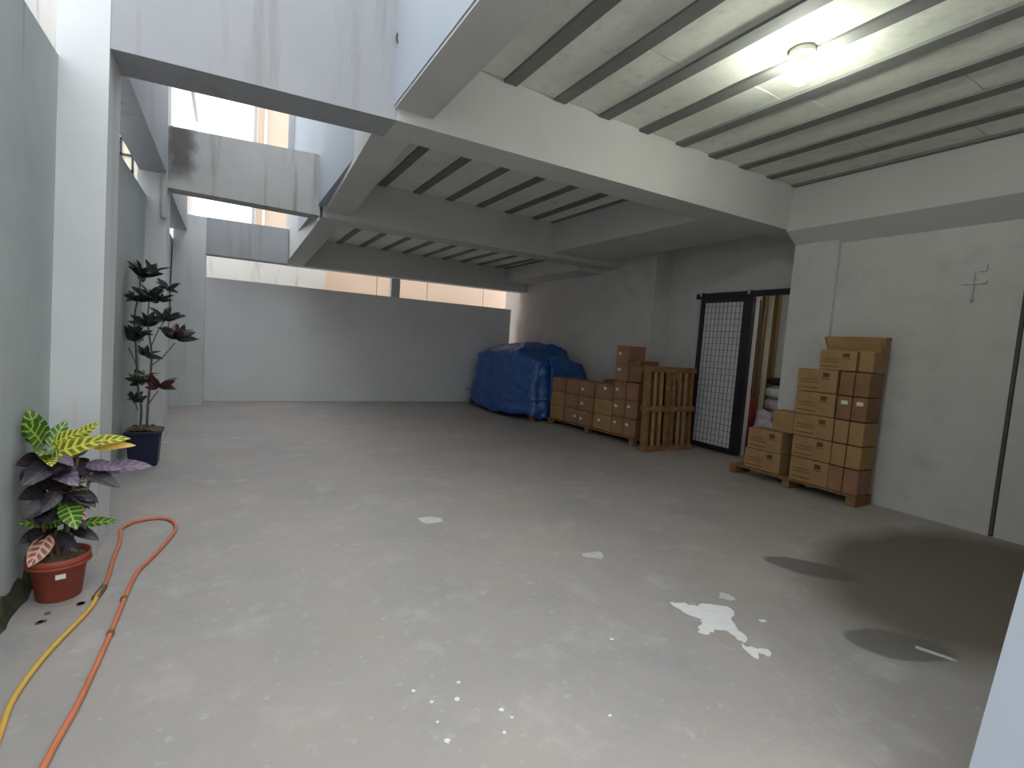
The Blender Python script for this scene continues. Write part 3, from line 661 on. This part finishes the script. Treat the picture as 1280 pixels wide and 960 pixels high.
SP = [ # base, tip, kind, width ratio
 ((-.90, 3.72, .85), (-.97, 3.66, 1.06), 'green', .52), ((-.89, 3.73, .84), (-.90, 3.56, 1.00), 'green', .55), ((-.90, 3.74, .83), (-.975, 3.72, 1.0), 'green', .45),
 ((-.86, 3.72, .85), (-.70, 3.66, .95), 'yellow', .42), ((-.76, 3.74, .86), (-.65, 3.72, .98), 'yellow', .4),
 ((-.86, 3.68, .80), (-.60, 3.58, .90), 'yellow', .34), ((-.74, 3.70, .84), (-.49, 3.62, .91), 'yellow', .3), ((-.66, 3.68, .83), (-.46, 3.62, .86), 'orange', .26),
 ((-.88, 3.70, .82), (-.84, 3.50, .86), 'green', .5), ((-.86, 3.70, .84), (-.80, 3.78, .98), 'green', .45), ((-.88, 3.7, .80), (-.80, 3.52, .79), 'yellow', .4),
 ((-.88, 3.70, .78), (-.985, 3.52, .79), 'dark', .5), ((-.90, 3.68, .76), (-.98, 3.55, .66), 'dark', .5), ((-.84, 3.66, .75), (-.70, 3.52, .66), 'grey', .5),
 ((-.70, 3.68, .74), (-.52, 3.60, .72), 'grey', .36), ((-.64, 3.68, .70), (-.38, 3.62, .735), 'grey', .36), ((-.70, 3.66, .70), (-.52, 3.56, .63), 'dark', .4),
 ((-.80, 3.66, .55), (-.67, 3.54, .46), 'pink', .42), ((-.84, 3.64, .43), (-.975, 3.52, .47), 'green', .45), ((-.86, 3.64, .43), (-.82, 3.60, .60), 'green', .4), ((-.86, 3.62, .42), (-.73, 3.52, .48), 'green', .42),
 ((-.72, 3.64, .40), (-.53, 3.58, .42), 'green', .3), ((-.83, 3.58, .38), (-.885, 3.46, .25), 'pink', .5), ((-.80, 3.60, .37), (-.70, 3.50, .29), 'dark', .4),
 ((-.78, 3.66, .62), (-.63, 3.56, .52), 'dark', .42), ((-.87, 3.62, .40), (-.98, 3.50, .36), 'dark', .45), ((-.74, 3.62, .38), (-.61, 3.54, .33), 'dark', .4),
 ((-.82, 3.66, .80), (-.72, 3.52, .78), 'grey', .35)]
for B_, T_, k, w in SP:
    leaf(t, (B_[0]-PX, B_[1]-PY, B_[2]), (max(T_[0], -.935)-PX, T_[1]-PY, T_[2]), k, w, .18, random.uniform(-.25, .25), {'yellow': 'yellow-veined leaf', 'dark': 'dark purple leaf', 'grey': 'greyish purple leaf', 'pink': 'pink and cream veined leaf', 'orange': 'orange-yellow leaf'}.get(k))
rnd = random.Random(5)
for k in range(60):    # dense dark inner foliage
    an = rnd.uniform(0, 2*PI); z = rnd.uniform(.34, .80); ro = rnd.uniform(.10, .21)
    b0 = (rnd.uniform(-.06, .08), rnd.uniform(-.03, .06), z)
    tx_ = b0[0]+ro*math.cos(an)
    tx_ = max(tx_, -.11)
    leaf(t, b0, (tx_, min(.3, b0[1]+ro*math.sin(an)), z+rnd.uniform(-.12, .05)), rnd.choice(['dark', 'dark', 'dark', 'green']), .5, .2, rnd.uniform(-.6, .6), up=(.1, -.5, .8))

# tall dark plant
PX2, PY2 = -.765, 6.72
t = thing('potted_tree', 'tall dark-leaved plant in a square navy pot behind the front column', 'plant', (PX2, PY2, 0))
bm = bmesh.new()
def fr(bm, s0, s1, z0, z1, inn=None):
    v = [bm.verts.new(p) for p in ((-s0, -s0, z0), (s0, -s0, z0), (s0, s0, z0), (-s0, s0, z0), (-s1, -s1, z1), (s1, -s1, z1), (s1, s1, z1), (-s1, s1, z1))]
    for q in ((0, 3, 2, 1), (4, 5, 6, 7), (0, 1, 5, 4), (1, 2, 6, 5), (2, 3, 7, 6), (3, 0, 4, 7)): bm.faces.new([v[i] for i in q])
fr(bm, .125, .150, 0, .36)
obj('pot', bm, M_['navy'], t, bevel=.012)
bm = bmesh.new(); fr(bm, .165, .168, .345, .39); obj('pot_rim', bm, M_['navy'], t, bevel=.008)
bm = bmesh.new(); bmesh.ops.create_grid(bm, x_segments=14, y_segments=14, size=.15)
for v in bm.verts: v.co.z = .392+.03*random.random()*(1-abs(v.co.x)/.16)
obj('soil', bm, M_['soil'], t, True)
for k in range(10):
    bm = bmesh.new(); bmesh.ops.create_icosphere(bm, subdivisions=1, radius=.022+.012*random.random())
    for v in bm.verts: v.co.z *= .6; v.co *= random.uniform(.85, 1.15)
    o = obj('stone', bm, M_['soil'], t); o.location = (random.uniform(-.12, .12), random.uniform(-.13, .1), .415)
trunk = [(-.04, 0, .40), (-.03, 0, .62), (-.06, 0, .85), (-.08, .02, 1.2), (-.10, .02, 1.6), (-.06, 0, 1.85), (-.05, 0, 2.02)]
trunk2 = [(.02, 0, .40), (.03, -.01, .66), (.05, -.01, .95), (.055, 0, 1.25), (.03, 0, 1.45), (.02, 0, 1.62), (.03, 0, 1.8)]
for p in (trunk, trunk2): obj('stem', TB(smooth_path(p, 5), [.014-.008*i/30 for i in range(31)], 7), M_['bark'], t)
for p in ([(.04, 0, 1.08), (.16, -.02, 1.2), (.27, -.03, 1.36)], [(.05, 0, 1.3), (.12, 0, 1.5), (.19, 0, 1.62)], [(-.05, 0, 1.85), (.05, 0, 1.9), (.17, -.01, 1.92)], [(-.08, 0, 1.1), (-.12, 0, 1.22), (-.15, 0, 1.28)], [(.03, 0, .66), (.08, -.02, .75), (.12, -.02, .82)], [(-.06, 0, .6), (-.08, 0, .66), (-.1, 0, .68)]):
    obj('branch', TB(smooth_path(p, 4), .006, 6), M_['bark'], t)
ROS = [((-.05, 0, 2.05), .20, 11, 'tree'), ((.06, -.01, 2.10), .16, 6, 'tree'), ((.19, 0, 1.93), .15, 6, 'tree'), ((-.09, 0, 1.80), .19, 8, 'tree'), ((.03, 0, 1.82), .19, 9, 'tree'), ((.12, 0, 1.80), .15, 6, 'tree'),
       ((.17, 0, 1.60), .19, 8, 'tree'), ((.28, -.03, 1.40), .20, 8, 'tree'), ((.27, -.03, 1.46), .16, 4, 'tree_red'), ((.02, 0, 1.52), .18, 9, 'tree'), ((-.14, .02, 1.36), .19, 8, 'tree'), ((-.08, 0, 1.42), .15, 5, 'tree'),
       ((.0, 0, 1.20), .15, 6, 'tree'), ((-.06, 0, .90), .17, 7, 'tree'), ((.0, -.02, .98), .16, 5, 'tree_green'), ((.13, -.03, .86), .17, 7, 'tree_red'), ((-.10, 0, .70), .14, 6, 'tree')]
rnd = random.Random(3)
for (c, L, n, k) in ROS:
    a0 = rnd.uniform(0, 6)
    n += 3; L *= 1.08
    for i in range(n):
        an = a0+2*PI*i/n+rnd.uniform(-.3, .3); el = rnd.uniform(-.15, 1.0); l_ = L*rnd.uniform(.75, 1.15)
        tp = [c[0]+l_*math.cos(el)*math.cos(an), c[1]+l_*math.cos(el)*math.sin(an), c[2]+l_*math.sin(el)]
        tp[0] = max(tp[0], -.15)
        leaf(t, c, tp, k, .34, .15, rnd.uniform(-.9, .9), 'dark red leaf' if k == 'tree_red' else None)
leaf(t, (.30, -.03, 1.38), (.50, -.05, 1.42), 'tree_green', .16, .05)
leaf(t, (.13, -.03, .88), (.30, -.10, .98), 'grey', .22, .1)

# ------------------------------------------------------------------ hose
t = thing('water_hose', 'orange garden hose looped on the floor with a yellow length joined on', 'hose', (-.6, 3.4, 0))
yel = [(-.66, 2.0), (-.71, 2.44), (-.73, 2.67), (-.70, 2.97), (-.62, 3.34), (-.61, 3.52)]
org = [(-.60, 3.58), (-.60, 3.73), (-.62, 4.05), (-.63, 4.35), (-.66, 4.60), (-.60, 4.74), (-.50, 4.78), (-.41, 4.76), (-.34, 4.66), (-.31, 4.50), (-.33, 4.32), (-.39, 4.04), (-.46, 3.75), (-.475, 3.35), (-.48, 3.01), (-.49, 2.72), (-.50, 2.51), (-.52, 2.31), (-.53, 2.18), (-.56, 1.9)]
def hz(P): return [(x+.6, y-3.4, .013) for x, y in P]
obj('yellow_tube', TB(smooth_path(hz(yel), 8), .0115, 10), M_['hose_yellow'], t, True)
obj('orange_tube', TB(smooth_path(hz(org), 8), .012, 10), M_['hose_orange'], t, True)
obj('connector', TB(hz([(-.615, 3.48), (-.598, 3.62)]), .018, 10), M_['brass'], t, True)
for y in (3.05, 3.42): o = obj('clip', TB([(0, -.012, 0), (0, .012, 0)], .017, 10), M_['brass'], t); o.location = (-.478+.6, y-3.4, .013)

# ------------------------------------------------------------------ floor spots
def splash(pts, z, label, m='paint', sub=3, seed=0, cat='stain', wob=.012, grp=None):
    rn = random.Random(seed); P = smooth_path([(x, y, 0) for x, y in pts+pts[:1]], sub)[:-1]
    cx = sum(p.x for p in P)/len(P); cy = sum(p.y for p in P)/len(P)
    bm = bmesh.new()
    P = [Vector((p.x-cx+rn.uniform(-wob, wob), p.y-cy+rn.uniform(-wob, wob), 0)) for p in P]
    f_ = bm.faces.new([bm.verts.new(p) for p in P])
    ex = bmesh.ops.extrude_face_region(bm, geom=[f_]); bmesh.ops.translate(bm, vec=(0, 0, z), verts=[v for v in ex['geom'] if isinstance(v, bmesh.types.BMVert)])
    bmesh.ops.triangulate(bm, faces=bm.faces[:]); bmesh.ops.recalc_face_normals(bm, faces=bm.faces[:])
    o = obj('paint_splash', bm, M_[m]); o.location = (cx, cy, .0005); tag(o, label, cat, grp); return o
splash([(2.54, 2.16), (2.62, 2.12), (2.66, 2.07), (2.77, 2.05), (2.86, 1.95), (2.80, 1.89), (2.735, 1.87), (2.68, 1.77), (2.635, 1.68), (2.60, 1.665), (2.585, 1.70), (2.60, 1.78), (2.55, 1.83), (2.49, 1.81), (2.43, 1.82), (2.44, 1.87), (2.51, 1.90), (2.56, 1.94), (2.52, 2.04)], .0015, 'largest white paint splash on the floor at right', seed=1)
splash([(2.56, 1.66), (2.60, 1.60), (2.66, 1.575), (2.62, 1.53), (2.58, 1.56), (2.52, 1.545), (2.52, 1.61)], .0015, 'small white paint splash just in front of the largest one', seed=2)
splash([(2.98, 2.13), (3.02, 2.07), (2.97, 2.02), (2.90, 2.08)], .001, 'faint white smear behind the largest paint splash', 'faint_paint', seed=3)
splash([(2.47, 3.02), (2.60, 2.97), (2.55, 2.88), (2.44, 2.93)], .001, 'faint white smear in the middle of the floor', 'faint_paint', seed=4, wob=.02)
splash([(1.50, 4.15), (1.68, 4.12), (1.66, 4.0), (1.52, 4.02)], .001, 'pale oval patch in the floor centre', 'faint_paint', seed=5, wob=.015)
splash([(2.90, 1.79), (2.94, 1.775), (2.93, 1.755), (2.89, 1.77)], .0015, 'tiny white paint fleck beside the main splash', seed=6, wob=.003)
rn = random.Random(8)
for k, (x, y) in enumerate([(.82, 1.95), (.93, 1.92), (.80, 1.83), (1.08, 1.78), (1.10, 1.72), (1.03, 1.66), (.80, 1.72), (1.5, 1.55), (1.9, 2.0), (.77, 2.05), (.98, 2.02)]):
    s = rn.uniform(.007, .014)
    splash([(x+s, y), (x, y+s), (x-s, y), (x, y-s)], .001, 'tiny white paint drip on the near centre floor', seed=20+k, wob=.002, grp='white paint drips on the near floor')
t = thing('plastic_strip', 'pale scuffed strip lying flat on the darkened, partly wet floor at right', 'strip', (3.55, 1.14, 0), -1.2)
obj('strip', BX(-.08, .08, -.014, .014, 0, .006), M_['faint_paint'], t, bevel=.001); obj('torn_end', BX(.081, .10, -.006, .010, 0, .004), M_['faint_paint'], t)
rn = random.Random(4)
for k in range(6):
    x, y = rn.uniform(-.84, -.66), rn.uniform(3.30, 3.50)
    bm = bmesh.new(); bmesh.ops.create_circle(bm, cap_ends=True, segments=6, radius=.012+.01*rn.random())
    ex = bmesh.ops.extrude_face_region(bm, geom=bm.faces[:]); bmesh.ops.translate(bm, vec=(0, 0, .004), verts=[v for v in ex['geom'] if isinstance(v, bmesh.types.BMVert)])
    o = obj('dry_leaf_scrap', bm, M_['debris']); o.location = (x, y, .001); tag(o, 'dark dry leaf scrap on the floor in front of the croton pot', 'leaf', 'leaf scraps around the croton pot')
